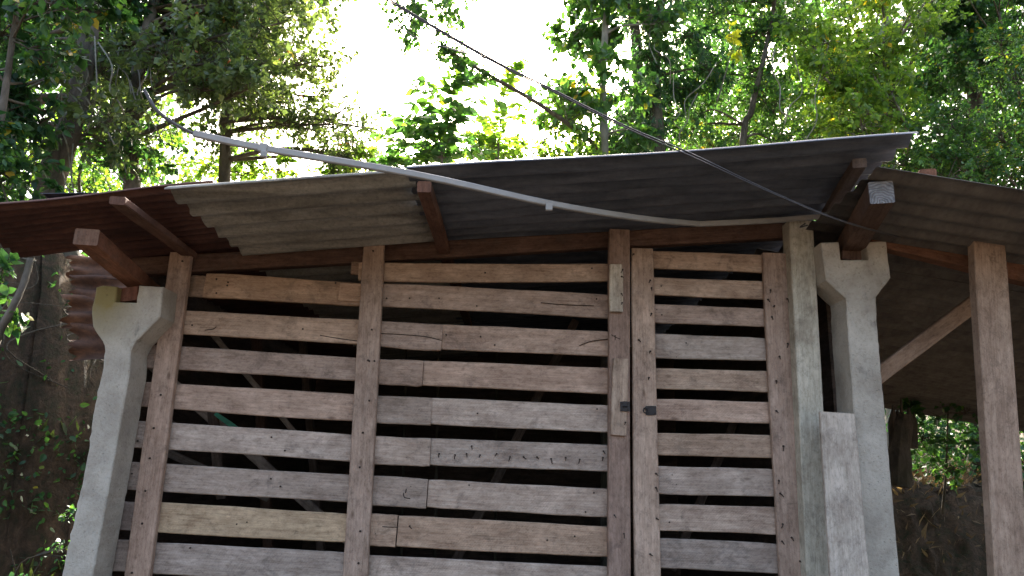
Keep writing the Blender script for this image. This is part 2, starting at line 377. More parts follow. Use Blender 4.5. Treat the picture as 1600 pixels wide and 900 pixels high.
quad_board('slat', shed, 237, 548, 847.5, 863, 897, 914, YW, .022, tint=grey)
# middle bay
MBAY = [((560, 953), (409, 410.5), (438, 438.5), None, warm), ((575, 953), (442.5, 460.6), (478, 498), None, pink),
        ((575, 953), (501, 518), (540, 556.6), 692, pink), ((575, 952), (560, 574.6), (598.5, 616), 662, pink),
        ((575, 952), (617, 633.4), (658.7, 676.5), 674, grey), ((572, 951), (681, 695.4), (724, 737.4), 673, grey),
        ((568, 950), (742.6, 764.4), (788.4, 809), 668, grey), ((562, 950), (801.6, 823.5), (851.3, 871.5), 621, warm), ((560, 949), (866.3, 886.5), (921, 940), None, grey)]
for j, ((x0, x1), (t0, t1), (b0, b1), split, tt) in enumerate(MBAY):
    x1 += 12; lt = lambda x: t0+(t1-t0)*(x-x0)/(x1-x0); lb = lambda x: b0+(b1-b0)*(x-x0)/(x1-x0)
    if split is None:
        quad_board('slat', shed, x0, x1, t0, t1, b0, b1, YW+.002, .022, tint=tt, bow=-.007 if j == 0 else (.003 if j == 1 else 0), segs=14)
    else:
        quad_board('slat', shed, x0, split-1, t0, lt(split), b0+(1 if j > 2 else 0), lb(split)+(4 if j == 2 else 1), YW-.008, .022, tint=tuple(q*(.86 if j in (3, 4, 6) else .98) for q in tt))
        quad_board('slat', shed, split-20 if j == 2 else split, x1, lt(split), t1, lb(split), b1, YW+(.004 if j == 2 else 0), .022, tint=tuple(q*(1.06 if j != 2 else 1.0) for q in tt), bow=random.uniform(-.002, .002), segs=14)
quad_board('slat', shed, 548, 575, 409, 409, 429, 430, YW+.026, .018, tint=(.8, .68, .6))
# below the frame, down to the ground
for r in range(5):
    y = 932+r*64
    quad_board('slat', shed, 160-r*8, 556, y-2, y+16, y+42, y+60, YW, .022, tint=grey)
    quad_board('slat', shed, 556, 962, y+20, y+38, y+64, y+80, YW+.001, .022, tint=pink)
# uprights nailed over the slats
def up_(xt0, xt1, yt, xb0, xb1, yb, Y, T, mat='wood', tint=1, label=None): return upright('post', shed, xt0, xt1, yt, xb0, xb1, yb, Y, T, mat=mat, tint=tint, label=label)
p1 = up_(265, 298, 395, 190, 236, 900, YW-.034, .032, tint=(.92, .80, .74), label='slanting left upright nailed over the slats')
p2 = up_(567, 601, 378, 534, 576, 900, YW-.034, .032, tint=(.95, .83, .76))
p3 = up_(952, 984, 358, 950, 986, 900, YW-.05, .048, tint=(.78, .68, .66), label='door jamb upright with two short blocks nailed to it')
p5 = upright('post', shed, 1233, 1271, 343, 1262, 1299, 900, YW-.09, .09, mat='pale', tint=(1.0, 1.0, .96), label='tall pale square post right of the door')
board('block', shed, (P(963, 413, YW-.075)), (P(963.5, 486, YW-.075)), .057, .06, .024, mat='pale', tint=(1.1, 1.05, 1.0), segs=4, label='small pale block on the jamb')
board('block', shed, (P(970, 560, YW-.066)), (P(967, 681, YW-.066)), .07, .066, .016, tint=(1.02, .93, .84), segs=5)
# gable beam following the roof slope
quad_board('beam', shed, 175, 957, 404, 361, 432, 386, YW+.024, .05, mat='beam', tint=.95, segs=20)
quad_board('beam', shed, 955, 1236, 361, 347, 386, 371, YW+.026, .05, mat='beam', tint=.95, segs=10)
# door
door = link('door', board_mesh('stile', 1, .1, .1, .03, 3), MAT['wood'])   # placeholder mesh replaced just below
bpy.data.objects.remove(door)
door = bpy.data.objects.new('door', None); COL.objects.link(door); door.parent = shed; door.empty_display_size = .1
door['label'] = 'closed slatted plank door between the dark jamb and the pale post'
def dboard(o): return o
class _D: pass
def to_door(o):
    w = world_mat(o); o.parent = door; o.matrix_parent_inverse = Matrix.Translation((0, -3.2, 0)) ; return o
DS = [(1022, 1191, 392, 397.6, 419, 425), (1024, 1192, 433, 439.6, 460.7, 467.6), (1025, 1192.7, 475, 482.5, 504, 510.5), (1027, 1196, 521, 527.6, 560, 563.4),
      (1028.4, 1199, 575, 579.6, 607.6, 612.2), (1030, 1203, 623.5, 627.7, 656, 661.5), (1031, 1204.5, 676, 680, 711, 715.3), (1032.8, 1207.7, 728.5, 733, 772, 776.6),
      (1034.4, 1212.6, 788, 792.7, 829, 835.5), (1035.4, 1215.8, 841, 850, 887.7, 896), (1036, 1218, 905, 915, 950, 960), (1037, 1220, 973, 983, 1020, 1030), (1038, 1222, 1045, 1055, 1095, 1105), (1039, 1224, 1120, 1130, 1170, 1180), (1040, 1226, 1195, 1205, 1240, 1250)]
for j, (x0, x1, t0, t1, b0, b1) in enumerate(DS):
    tt = [warm, warm, pink, (1.08, 1.06, 1.05), warm, pink, warm, (1.1, 1.1, 1.12), grey, (.86, .84, .84)][min(j, 9)]
    s0 = (t1-t0)/(x1-x0)
    to_door(quad_board('slat', shed, x0-12, x1+14, t0-12*s0, t1+14*s0, b0-12*s0, b1+14*s0, YW-.004, .02, tint=tuple(q*1.02 for q in tt)))
to_door(upright('stile', shed, 986, 1021, 388, 989.5, 1034.5, 900, YW-.03, .025, tint=(1.06, .98, .93)))
to_door(upright('stile', shed, 1191, 1229, 395, 1218, 1263, 900, YW-.03, .025, tint=(.98, .86, .8)))
# concrete pillars with forked heads
def pillar(outline, Y, T, mat, seed, label, wear=.0007):
    """outline: pixel outline of the front face at plane Y (clockwise from top left); extruded T back, edges worn"""
    rg = random.Random(seed); pts = []
    n = len(outline)
    for i in range(n):
        a = P(*outline[i], Y); b = P(*outline[(i+1) % n], Y); L = (b-a).length; m = max(1, int(L/.022))
        for q in range(m):
            p = a.lerp(b, q/m)
            if q: p = p + Vector(((rg.gauss(0, wear)+wear*.7*math.sin(p.z*13+a.x*9))*(1 if a.z < b.z or wear < .001 else .3), 0, rg.gauss(0, wear*.4)))
            pts.append(p)
    c = Vector(); 
    for p in pts: c += p
    c /= len(pts); N = len(pts); V = []; 
    # inset by local normal for the worn arris
    ins = []
    for i in range(N):
        d = (pts[(i+1) % N]-pts[i-1]).normalized(); nr = Vector((-d.z, 0, d.x))
        ins.append(nr)
    area = sum(pts[i].x*pts[(i+1) % N].z-pts[(i+1) % N].x*pts[i].z for i in range(N)); sg = 1 if area > 0 else -1
    prof = [(0, .004), (.004, 0), (T*.5, 0), (T-.004, 0), (T, .004)]
    for (dy, inn) in prof:
        for i in range(N):
            w = 0 if inn == 0 else rg.uniform(0, .002)
            V.append(pts[i]+ins[i]*sg*(inn+w)+Vector((0, dy, 0)))
    Fc = []
    for r in range(4):
        for i in range(N):
            j = (i+1) % N; Fc.append((r*N+i, r*N+j, (r+1)*N+j, (r+1)*N+i))
    import bmesh
    bm = bmesh.new(); vs = [bm.verts.new(v) for v in V]
    for f in Fc: bm.faces.new([vs[i] for i in f])
    from mathutils.geometry import delaunay_2d_cdt
    for base_ in (0, 4*N):
        # fill the cap with an interior grid so the arris triangles stay small
        lp = [V[base_+i] for i in range(N)]; yy = lp[0].y; xs_ = [p.x for p in lp]; zs_ = [p.z for p in lp]
        inner = []
        def inside(x, z):
            r = False; j = N-1
            for i in range(N):
                if (lp[i].z > z) != (lp[j].z > z) and x < (lp[j].x-lp[i].x)*(z-lp[i].z)/(lp[j].z-lp[i].z)+lp[i].x: r = not r
                j = i
            return r
        z = min(zs_)+.02
        while z < max(zs_):
            x = min(xs_)+.01
            while x < max(xs_):
                q_ = (x+rg.uniform(-.006, .006), z+rg.uniform(-.006, .006))
                if inside(*q_) and min((lp[i].x-q_[0])**2+(lp[i].z-q_[1])**2 for i in range(N)) > .012**2: inner.append(q_)
                x += .035
            z += .035
        vv, ee, ff, ov, oe, of = delaunay_2d_cdt([Vector((p.x, p.z)) for p in lp]+[Vector(q_) for q_ in inner], [], [list(range(N))], 1, 1e-6)
        mp_ = []
        for i_, q_ in enumerate(vv):
            if ov[i_] and ov[i_][0] < N: mp_.append(vs[base_+ov[i_][0]])
            else: mp_.append(bm.verts.new((q_.x, yy+rg.gauss(0, wear*.5), q_.y)))
        for f_ in ff:
            try: bm.faces.new([mp_[i_] for i_ in f_])
            except ValueError: pass
    bmesh.ops.recalc_face_normals(bm, faces=bm.faces)
    me = bpy.data.meshes.new('pillar'); bm.to_mesh(me); bm.free(); me.materials.append(MAT[mat])
    o = bpy.data.objects.new('pillar', me); COL.objects.link(o); o.parent = shed; o.location = -shed.location; o['label'] = label
    return o
def ext(x, y, xb, yb, Y):  # continue a shaft edge to the ground: returns pixel at z=0
    A = P(x, y, Y); B = P(xb, yb, Y); G = A+(B-A)*(A.z/(A.z-B.z)); d = ROT.to_3x3().inverted() @ (G-EYE); return (800+F*d.x/-d.z, 450-F*d.y/-d.z)
PL = 3.03
pillar([(150, 449), (160, 446), (183, 448), (181, 461), (180, 472), (213, 473), (217, 446), (255, 448), (250, 495), (234, 511), (212, 533), (204, 549), (202, 585), ext(202, 585, 145, 900, PL), ext(163, 570, 95, 900, PL), (100, 885), (131, 740), (147, 640), (161, 575), (163, 540), (145, 510), (143, 488)], PL, .15, 'conc_l', 3,
       'weathered left concrete pillar with a worn mossy forked head', .0019)
PR = 3.02
pillar([(1283, 379), (1311, 378), (1314, 406), (1357, 406), (1355, 378), (1385, 377), (1392, 434), (1369, 464), (1370, 500), ext(1370, 500, 1406, 900, PR), ext(1324, 500, 1353, 900, PR), (1324, 500), (1322, 466), (1291, 438)], PR, .16, 'conc_r', 8,
       'clean edged right concrete pillar with a forked head')
# purlins in the forks and under the sheets (run from front to back)
def purlin(name, parent, a, Ya, b, Yb, w, h, mat='beam', tint=1., endmat='end', extend=0., label=None):
    A = P(*a, Ya); B = P(*b, Yb); d = (B-A).normalized(); B = B+d*extend
    return board(name, parent, A, B, w, w, h, mat=mat, tint=tint, up=(0, 0, 1), endmat=endmat, segs=10, rough=.003, label=label)
# left heavy purlin (its underside is the "front" face)
purlin('purlin', shed, (133, 383), 2.60, (205, 443), 3.10, .085, .062, tint=(1.75, 1.35, 1.1), endmat='darkwood', extend=3.6, label='thick reddish roof purlin jutting over the left pillar')
board('packing_block', shed, P(200, 449, 3.07), P(200, 470, 3.07), .085, .085, .1, mat='beam', tint=(1.3, .9, .75), segs=3)
purlin('purlin', shed, (1378, 318), 2.52, (1334, 392), 3.08, .09, .085, mat='darkwood', tint=(1.25, 1.05, .95), extend=3.6, label='heavy purlin with a pale sawn end over the right pillar')
board('packing_block', shed, P(1336, 391, 3.08), P(1336, 407, 3.08), .11, .11, .08, mat='beam', tint=1, segs=3)
purlin('purlin', shed, (184, 320), 2.36, (262, 378), 2.9, .058, .028, tint=(1.1, .95, .85), endmat=None, extend=.6)
purlin('purlin', shed, (663, 300), 2.42, (693, 392), 3.17, .05, .04, tint=(.9, .75, .65), endmat=None, extend=3.4)
purlin('purlin', shed, (1343, 262), 2.50, (1290, 345), 3.15, .055, .035, mat='darkwood', tint=.9, endmat=None, extend=3.4)

# corrugated sheets
def corr(name, parent, A, B, C, waves, amp, th, mat, nu=10, jag=0., label=None, seed=1, dent=.0):
    """A->B along the flutes, A->C across them"""
    rg = random.Random(seed); A = Vector(A); u = Vector(B)-A; v = Vector(C)-A; n = u.cross(v).normalized()
    if n.z < 0: n = -n
    nv = waves*8; V = []; Fc = []
    ja = [rg.uniform(-jag, jag) for _ in range(nv+1)]; ph = rg.random()*6
    for s in (0, 1):
        for i in range(nu+1):
            for j in range(nv+1):
                t = i/nu
                h = amp*math.sin(2*math.pi*waves*j/nv) + dent*math.sin(t*7+ph)*math.sin(j/nv*9+ph)
                p = A+u*t+v*(j/nv)+n*(h+s*th)
                if i == 0: p = p+u.normalized()*ja[j]
                V.append(p)
    NN = (nu+1)*(nv+1); idx = lambda s, i, j: s*NN+i*(nv+1)+j
    for i in range(nu):
        for j in range(nv):
            Fc.append((idx(0, i, j), idx(0, i, j+1), idx(0, i+1, j+1), idx(0, i+1, j))); Fc.append((idx(1, i, j), idx(1, i+1, j), idx(1, i+1, j+1), idx(1, i, j+1)))
    for i in range(nu):
        for j in (0, nv): Fc.append((idx(0, i, j), idx(0, i+1, j), idx(1, i+1, j), idx(1, i, j)))
    for j in range(nv):
        for i in (0, nu): Fc.append((idx(0, i, j), idx(0, i, j+1), idx(1, i, j+1), idx(1, i, j)))
    me = mesh(name, V, Fc); me.shade_smooth(); me.materials.append(MAT[mat])
    o = bpy.data.objects.new(name, me); COL.objects.link(o)
    if parent is not None: o.parent = parent; o.location = -world_loc(parent)
    if label: o['label'] = label
    return o
YF = 2.40
a0 = P(258, 296, YF); a1 = P(645, 268, YF); b0 = P(634, 276, YF-.01); b1 = P(1437, 213, YF-.01)
print('roof z', a0.z, a1.z, b0.z, b1.z, 'wall beam z', P(300, 392, YW).z, P(950, 355, YW).z, P(1235, 335, YW).z)
back = Vector((0, 1, 0))
ZB = Vector((0, 1, 0))
corr('roof_sheet', shed, a0, a1, a0+ZB*.92, 7, .017, .006, 'fibro', label='grey fibre cement roof sheet at the left of the overhang', jag=.004)
corr('roof_sheet', shed, b0+Vector((0, 0, .026)), b1+Vector((0, 0, .006)), b0+ZB*1.0+Vector((0, 0, .026)), 9, .016, .0025, 'zinc', nu=24, dent=.006, jag=.006, label='long dull zinc roof sheet at the right of the overhang')
for r in range(1, 5):
    off = ZB*(.9*r); lift = Vector((0, 0, .008*(r % 2)))
    corr('roof_sheet', shed, a0+off-lift, a1+Vector((.06, 0, 0))+off-lift, a0+off+ZB*.92-lift, 7, .017, .006, 'fibro', seed=r)
    corr('roof_sheet', shed, b0+off+Vector((0, 0, .02))-lift, b1+off-lift, b0+off+ZB*.96+Vector((0, 0, .02))-lift, 10, .012, .0025, 'zinc', seed=r+9)
# rusty sheets under and left of it
c0 = P(-120, 330, 2.52); c1 = P(330, 286, 2.52)
corr('roof_sheet', shed, c0, c1, c0+Vector((0, .56, .0)), 10, .011, .0025, 'rust', nu=10, dent=.006, label='rusty red iron roof sheet jutting out on the left', seed=4)
for r in range(0, 4):
    o_ = Vector((0, .50+1.0*r, 0)); cc = Vector((-1.83, c0.y, c0.z-(c0.x+1.83)*(c1.z-c0.z)/(c1.x-c0.x)-.008))
    corr('roof_sheet', shed, cc+o_, c1+Vector((.1, 0, 0))+o_, cc+o_+Vector((0, 1.04, 0)), 10, .011, .0025, 'rust', seed=r+20)
corr('roof_sheet', shed, P(60, 303, 2.56), P(232, 300, 2.56), P(60, 303, 2.56)+Vector((0, .6, .02)), 5, .008, .002, 'blue', label='short dark blue sheet laid on the rusty one')
# rusty panels behind the left pillar
for j, (y0, y1, xa) in enumerate([(400, 436, 112), (430, 470, 118), (462, 512, 106), (506, 562, 112)]):
    A = P(xa, y0, 3.52-.012*j); B = P(250, y0+2, 3.52-.012*j); C = P(xa-4, y1, 3.5-.012*j)
    corr('side_sheet', shed, A, B, C, 2, .013, .002, 'rust2', seed=30+j, jag=.03, dent=.02)
# rear and side walls
zt = P(800, 370, YW).z
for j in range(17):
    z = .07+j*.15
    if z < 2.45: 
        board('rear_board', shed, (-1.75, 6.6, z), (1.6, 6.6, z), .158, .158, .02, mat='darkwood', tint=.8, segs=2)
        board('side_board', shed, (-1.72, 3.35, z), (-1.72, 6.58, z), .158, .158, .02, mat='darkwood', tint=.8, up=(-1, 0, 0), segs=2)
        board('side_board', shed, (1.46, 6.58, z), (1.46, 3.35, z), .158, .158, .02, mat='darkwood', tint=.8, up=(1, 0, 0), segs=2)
# nails, bolts
def nails(name, parent, lst, Y, r=.0024, bent=True, rows=None):
    mb = MB(); rg = random.Random(len(lst))
    for (x, y) in lst:
        p = P(x, y, Y); L = rg.uniform(.012, .024) if bent else .002; a = rg.uniform(-1.2, 1.2)
        mb.tube([p+Vector((0, .004, 0)), p+Vector((0, -.005, 0)), p+Vector((math.sin(a)*L*.6, -.009, -math.cos(a)*L)) if bent else p+Vector((0, -.0055, 0))], [r, r, r*.8], 5)
        mb.tube([p+Vector((0, .003, 0)), p+Vector((0, -.0015, 0))], r*1.7, 6)
    o = mb.build(name, 'nail', parent); o['kind'] = 'stuff'; return o
nl = [(686, 709), (711, 711), (729, 709), (737, 697), (750, 711), (776, 709), (797, 714), (818, 714), (839, 714), (861, 717), (884, 715), (906, 718), (942, 715), (943, 705), (635, 764), (640, 822)]
nails('nail', shed, nl, YW-.002)
dots = []
rg = random.Random(5)
for (x, y) in [(604, 466), (640, 466), (686, 466), (758, 398+28), (745, 478), (932, 467), (925, 419), (697, 523), (751, 526), (773, 539), (655, 640), (649, 647), (933, 639), (746, 646), (653, 699), (636, 715), (642, 760), (733, 758), (928, 770), (915, 800), (898, 838), (300, 508), (473, 514), (586, 515), (424, 683), (445, 704), (423, 748), (438, 760), (370, 819), (386, 816), (297, 856), (215, 689), (206, 740), (598, 823), (587, 834), (855, 844), (338, 436), (356, 441), (355, 446), (338, 458), (524, 442), (542, 455), (553, 460), (1050, 742), (1057, 757), (1046, 816), (1033, 447), (1026, 484), (1034, 492), (1072, 536), (1057, 558)]:
    dots.append((x, y))
nails('nail', shed, dots, YW-.003, .0022, False)
nails('nail', shed, [(285, 408), (240, 669), (234, 716), (227, 767), (222, 818), (206, 895), (251, 617), (583, 392), (577, 626), (581, 515), (562, 730), (567, 676), (560, 880), (563, 830), (577, 564), (585, 564), (575, 563)], YW-.036, .0028, False)
to = nails('nail', shed, [(990, 397), (1016, 438), (1018, 450), (1018, 490), (998, 531), (1016, 549), (1014, 590), (1026, 810), (1016, 866), (1025, 740), (1025, 762), (1204, 453), (1200, 468), (1210, 478), (1230, 467), (1206, 495), (1231, 537), (1218, 557), (1213, 595), (1213, 642), (1224, 697), (1217, 751), (1219, 771), (1223, 819), (1222, 846), (1237, 840), (1256, 840), (1250, 877)], YW-.032, .0026, True)
nails('nail', shed, [(971, 432), (971, 459), (972, 473), (973, 421), (961, 525), (975, 834), (960, 805), (977, 660)], YW-.078, .0022, True)
# latch plates
def plate(name, parent, x0, y0, x1, y1, Y, T):
    o = quad_board(name, parent, x0, x1, y0, y0, y1, y1, Y, T, mat='wood', segs=2, rough=.0005); o.data.materials.clear(); o.data.materials.append(MAT['iron']); return o
plate('latch_plate', shed, 969, 627, 984.5, 643, YW-.072, .006)
plate('latch_plate', shed, 1009, 634, 1026, 649, YW-.036, .006)
mb = MB(); c = P(1009, 641.5, YW-.037)
mb.tube([c+Vector((math.cos(t)*.011, -.003, math.sin(t)*.011)) for t in [i*math.pi/4 for i in range(9)]], .003, 5); mb.build('latch_ring', 'iron', shed)
mb = MB()
for (x, y, Yc) in [(972, 630, YW-.073), (981, 630, YW-.073), (972, 640, YW-.073), (981, 640, YW-.073), (1014, 637, YW-.037), (1023, 637, YW-.037), (1014, 646, YW-.037), (1023, 646, YW-.037)]:
    c = P(x, y, Yc); mb.tube([c+Vector((0, .002, 0)), c+Vector((0, -.002, 0))], .0028, 6)
mb.build('screw', 'nail', shed)['kind'] = 'stuff'
mb = MB(); c = P(977, 635, YW-.076); mb.tube([c+Vector((-.008, .003, 0)), c+Vector((-.006, -.006, 0)), c+Vector((.006, -.006, 0)), c+Vector((.008, .003, 0))], .0022, 5); mb.build('latch_staple', 'iron', shed)

# inside: leftover timber and a green strip leaning against the slats
def stick(name, a, Ya, b, Yb, w, t, mat, label, cat, tint=1.):
    o = board(name, None, P(*a, Ya), P(*b, Yb), w, w, t, mat=mat, tint=tint, segs=5); tag(o, label, cat); return o
stick('stored_plank', (225, 560), 3.5, (560, 860), 3.9, .05, .02, 'wood', 'grey loose plank seen slanting down behind the left slats', 'plank', .7)
stick('stored_plank', (330, 520), 3.9, (480, 700), 4.2, .03, .02, 'wood', 'thin loose stick behind the second and third left slats', 'stick', .9)
stick('stored_plank', (330, 640), 3.6, (345, 780), 3.7, .05, .02, 'darkwood', 'short dark upright offcut inside behind the left slats', 'offcut', 1.)
gs = stick('plastic_strip', (336, 646), 3.55, (372, 672), 3.56, .022, .004, 'wood', 'small green plastic strip glimpsed between two left slats', 'strip'); gs.data.materials.clear(); gs.data.materials.append(MAT['green'])

# loose board leaning beside the pillar
lb = board('leaning_board', None, (P(1281, 645, 2.985)+P(1337, 645, 2.985))/2, (P(1299, 900, 2.93)+P(1357, 900, 2.93))/2+( (P(1299, 900, 2.93)+P(1357, 900, 2.93))/2-(P(1281, 645, 2.985)+P(1337, 645, 2.985))/2)*1.38,
           (P(1281, 645, 2.985)-P(1337, 645, 2.985)).length, .146, .02, mat='pale', tint=(1.12, 1.04, 1.02), segs=14)
tag(lb, 'smooth pale board propped upright between the tall post and the right pillar', 'board')

# ---------------------------------------------------------------- lean-to on the right
lt = empty('lean_to', (2.2, 3.0, 0), 'open lean to with a brown iron roof, squared post and brace at the right edge', 'lean-to')
d0 = P(1374, 263, 2.44); d1 = P(1604, 300, 2.44); dd = (d1-d0); d1 = d0+dd*8
for r in range(5):
    o_ = Vector((0, 1.0*r, -.0*r))
    corr('roof_sheet', lt, d0+o_-Vector((0 if r == 0 else .1, 0, 0)), d1+o_, d0+o_-Vector((0 if r == 0 else .1, 0, 0))+Vector((0, 1.04, 0)), 9, .010, .0025, 'brown', nu=10, dent=.005, seed=40+r)
upright('post', lt, 1522, 1572, 379, 1556, 1610, 900, 2.95, .05, tint=(1.1, .95, .84))
quad_board('beam', lt, 1362, 1760, 358, 448, 382, 478, 3.10, .06, mat='beam', tint=(1.3, 1.1, .95), segs=10)
board('brace', lt, P(1368, 592, 3.3), P(1545, 458, 3.3), .07, .07, .035, tint=(.95, .82, .72), segs=8)
board('rafter', lt, P(1452, 284, 2.55), P(1372, 352, 3.18)+Vector((0, 3, 0))*0, .06, .06, .05, mat='beam', tint=(1.4, 1.15, .95), up=(0, 0, 1), segs=6)
board('rafter', lt, P(1700, 330, 2.55), P(1600, 425, 3.3), .06, .06, .05, mat='beam', tint=(1, .9, .8), up=(0, 0, 1), segs=6)
st = MB(); st.tube(spline([P(1402, 760, 5.2), P(1405, 700, 5.2), P(1412, 648, 5.2)], 4), [.09, .085, .09, .08, .075, .07, .07, .065, .05], 9, .08)
for (x, y, r_) in [(1396, 632, .03), (1408, 622, .025), (1420, 636, .035), (1428, 644, .02), (1402, 640, .04)]:
    st.tube([P(x+2, 700, 5.2), P(x+1, 660, 5.2), P(x, y, 5.2)], [r_*1.3, r_, .004], 5, .15)
so_ = st.build('stump', 'twig', None); tag(so_, 'splintered brown stump standing behind the right pillar', 'stump')
so_.data.transform(Matrix.Identity(4))

# ---------------------------------------------------------------- conduit and cables
cd = empty('conduit', P(700, 300, 2.3), 'pale grey plastic conduit sagging across the front of the roof', 'conduit')
path = spline([P(303, 209, 2.22), P(412, 232, 2.24), P(650, 273, 2.29), P(858, 318, 2.5), P(1000, 341, 2.74), P(1092, 350, 2.96)], 5)
path2 = spline([P(1092, 350, 2.96), P(1200, 345, 3.02), P(1250, 341, 3.07), P(1325, 336, 3.09)], 3)
def strip(path, w, t):
    V = []; Fc = []
    for i, p in enumerate(path):
        d = (path[min(i+1, len(path)-1)]-path[max(i-1, 0)]).normalized(); s = Vector((0, 1, 0)); s = (s-d*s.dot(d)).normalized(); n = d.cross(s)
        c = .003
        for (a, b) in ((-w/2+c, -t/2), (w/2-c, -t/2), (w/2, -t/2+c), (w/2, t/2-c), (w/2-c, t/2), (-w/2+c, t/2), (-w/2, t/2-c), (-w/2, -t/2+c)):
            V.append(p+n*a+s*b)
    n = len(path)
    for i in range(n-1):
        for k in range(8): k2 = (k+1) % 8; Fc.append((i*8+k, i*8+k2, (i+1)*8+k2, (i+1)*8+k))
    Fc.append(tuple(range(7, -1, -1))); Fc.append(tuple(range((n-1)*8, n*8))); return V, Fc
mb = MB(); mb.add(*strip(path, .0225, .016)); mb.build('pipe', 'pvc', cd)
mb = MB(); mb.add(*strip(path2, .0225, .016)); mb.build('pipe', 'pvc', cd)
def coupling(px, py, Y, L, w, dx):
    a = P(px-L, py-L*dx, Y); b = P(px+L, py+L*dx, Y); mb = MB(); mb.add(*strip([a, b], w, .022)); return mb.build('coupling', 'pvc', cd)
coupling(412, 232, 2.239, 6, .031, .19); 
mb = MB(); q = P(858, 318, 2.485); mb.add(*strip([q+Vector((-.012, 0, -.012)), q+Vector((.012, 0, -.012))], .03, .012)); mb.build('clip', 'pvc', cd)
mb = MB(); q = P(413, 236, 2.225); mb.add(*strip([q+Vector((-.01, 0, -.01)), q+Vector((.01, 0, -.012))], .022, .012)); mb.build('clip', 'pvc', cd)
mb = MB(); mb.tube(spline([P(225, 140, 2.2), P(245, 172, 2.2), P(270, 192, 2.21), P(303, 209, 2.22), P(330, 215, 2.225)], 5), .006, 6)
mb.build('wire', 'cable', cd); mb = MB(); mb.tube(spline([P(1258, 349, 3.06), P(1250, 355, 3.05), P(1262, 352, 3.05)], 4), .003, 5)
mb.build('wire', 'cable', cd)
def cable(pts, r, label, extra=None):
    mb = MB(); mb.tube(spline(pts, 6), r, 6)
    if extra: mb.tube(spline(extra, 6), r*.8, 6)
    o = mb.build('cable', 'cable', None, True); tag(o, label, 'cable'); return o
cable([P(540, -50, 1.9), P(610, 0, 1.95), P(760, 88, 2.05), P(860, 138, 2.12), P(980, 198, 2.22), P(1080, 240, 2.32), P(1200, 297, 2.45), P(1310, 343, 2.6), P(1408, 371, 2.95)], .0029,
      'twisted grey cable running down across the sky to the right pillar', [P(535, -45, 1.9), P(606, 1, 1.945), P(758, 90, 2.046), P(862, 142, 2.116), P(978, 200, 2.21), P(1082, 245, 2.31), P(1202, 300, 2.44), P(1308, 343.5, 2.59), P(1400, 370, 2.94)])
cable([P(480, -60, 2.0), P(572, 6, 2.1), P(612, 32, 2.15), P(655, 62, 2.2), P(700, 75, 2.25), P(762, 92, 2.06)], .0022, 'thin slack wire hanging just above the twisted cable near the top')

# ---------------------------------------------------------------- plants
LEAF_A = (np.array([(0, 0, 0), (.45, .28, .0), (1, 0, -.12), (.45, -.28, .0), (.48, 0, -.07)]), [(0, 4, 1), (1, 4, 2), (2, 4, 3), (3, 4, 0)])
LEAF_B = (np.array([(0, 0, 0), (.2, .22, .03), (.5, .30, .02), (.8, .16, -.06), (1.05, 0, -.16), (.8, -.16, -.06), (.5, -.30, .02), (.2, -.22, .03), (.3, 0, -.05), (.65, 0, -.08)]),
          [(0, 8, 1), (1, 8, 9, 2), (2, 9, 3), (3, 9, 4), (4, 9, 5), (5, 9, 6), (6, 9, 8, 7), (7, 8, 0)])
LEAF_N = (np.array([(0, 0, 0), (.35, .11, .0), (1, 0, -.15), (.35, -.11, .0), (.4, 0, -.03)]), [(0, 4, 1), (1, 4, 2), (2, 4, 3), (3, 4, 0)])
def leaves_mesh(name, pos, dirs, size, shape, mat, parent=None, droop=.35, tint=None, spread=1.0, seed=0):
    """one mesh of many leaves. pos, dirs: (n,3)"""
    rg = np.random.default_rng(seed+11); T, Fc = shape; n = len(pos); m = len(T)
    d = dirs + rg.normal(0, .55*spread, (n, 3)); d[:, 2] -= droop; d /= np.linalg.norm(d, axis=1)[:, None]+1e-9
    up = rg.normal(0, .65, (n, 3)); up[:, 2] += 1; s = np.cross(up, d); s /= np.linalg.norm(s, axis=1)[:, None]+1e-9; nn = np.cross(d, s)
    sz = size*np.exp(np.clip(rg.normal(0, .28, n), -.7, .45)); 
    Vv = pos[:, None, :] + (d[:, None, :]*T[None, :, 0:1] + s[:, None, :]*T[None, :, 1:2]*rg.uniform(.8, 1.3, (n, 1, 1)) + nn[:, None, :]*T[None, :, 2:3]*rg.uniform(-1., 2., (n, 1, 1)))*sz[:, None, None]
    Vv = Vv.reshape(-1, 3)
    base = (np.arange(n)*m)
    loops = []; starts = []; tot = []; c = 0
    flat = np.array([i for f in Fc for i in f]); lens = np.array([len(f) for f in Fc])
    L = (base[:, None]+flat[None, :]).reshape(-1); ln = np.tile(lens, n); st = np.concatenate([[0], np.cumsum(ln)[:-1]])
    me = bpy.data.meshes.new(name); me.vertices.add(len(Vv)); me.vertices.foreach_set('co', Vv.reshape(-1).astype(np.float32))
    me.loops.add(len(L)); me.loops.foreach_set('vertex_index', L.astype(np.int32))
    me.polygons.add(len(ln)); me.polygons.foreach_set('loop_start', st.astype(np.int32)); me.polygons.foreach_set('loop_total', ln.astype(np.int32))
    me.update(calc_edges=True)
    t = tint if tint is not None else rg.beta(1.6, 2.2, n)
    a = me.attributes.new('tint', 'FLOAT', 'FACE'); a.data.foreach_set('value', np.repeat(np.clip(t, 0, 1), len(Fc)).astype(np.float32))
    me.materials.append(MAT[mat]); me.shade_smooth()
    o = bpy.data.objects.new(name, me); COL.objects.link(o)
    if parent is not None: o.parent = parent; o.location = -world_loc(parent)
    return o
def rv(rg):
    v = Vector((rg.gauss(0, 1), rg.gauss(0, 1), rg.gauss(0, 1))); return v.normalized()
TRI = [0]
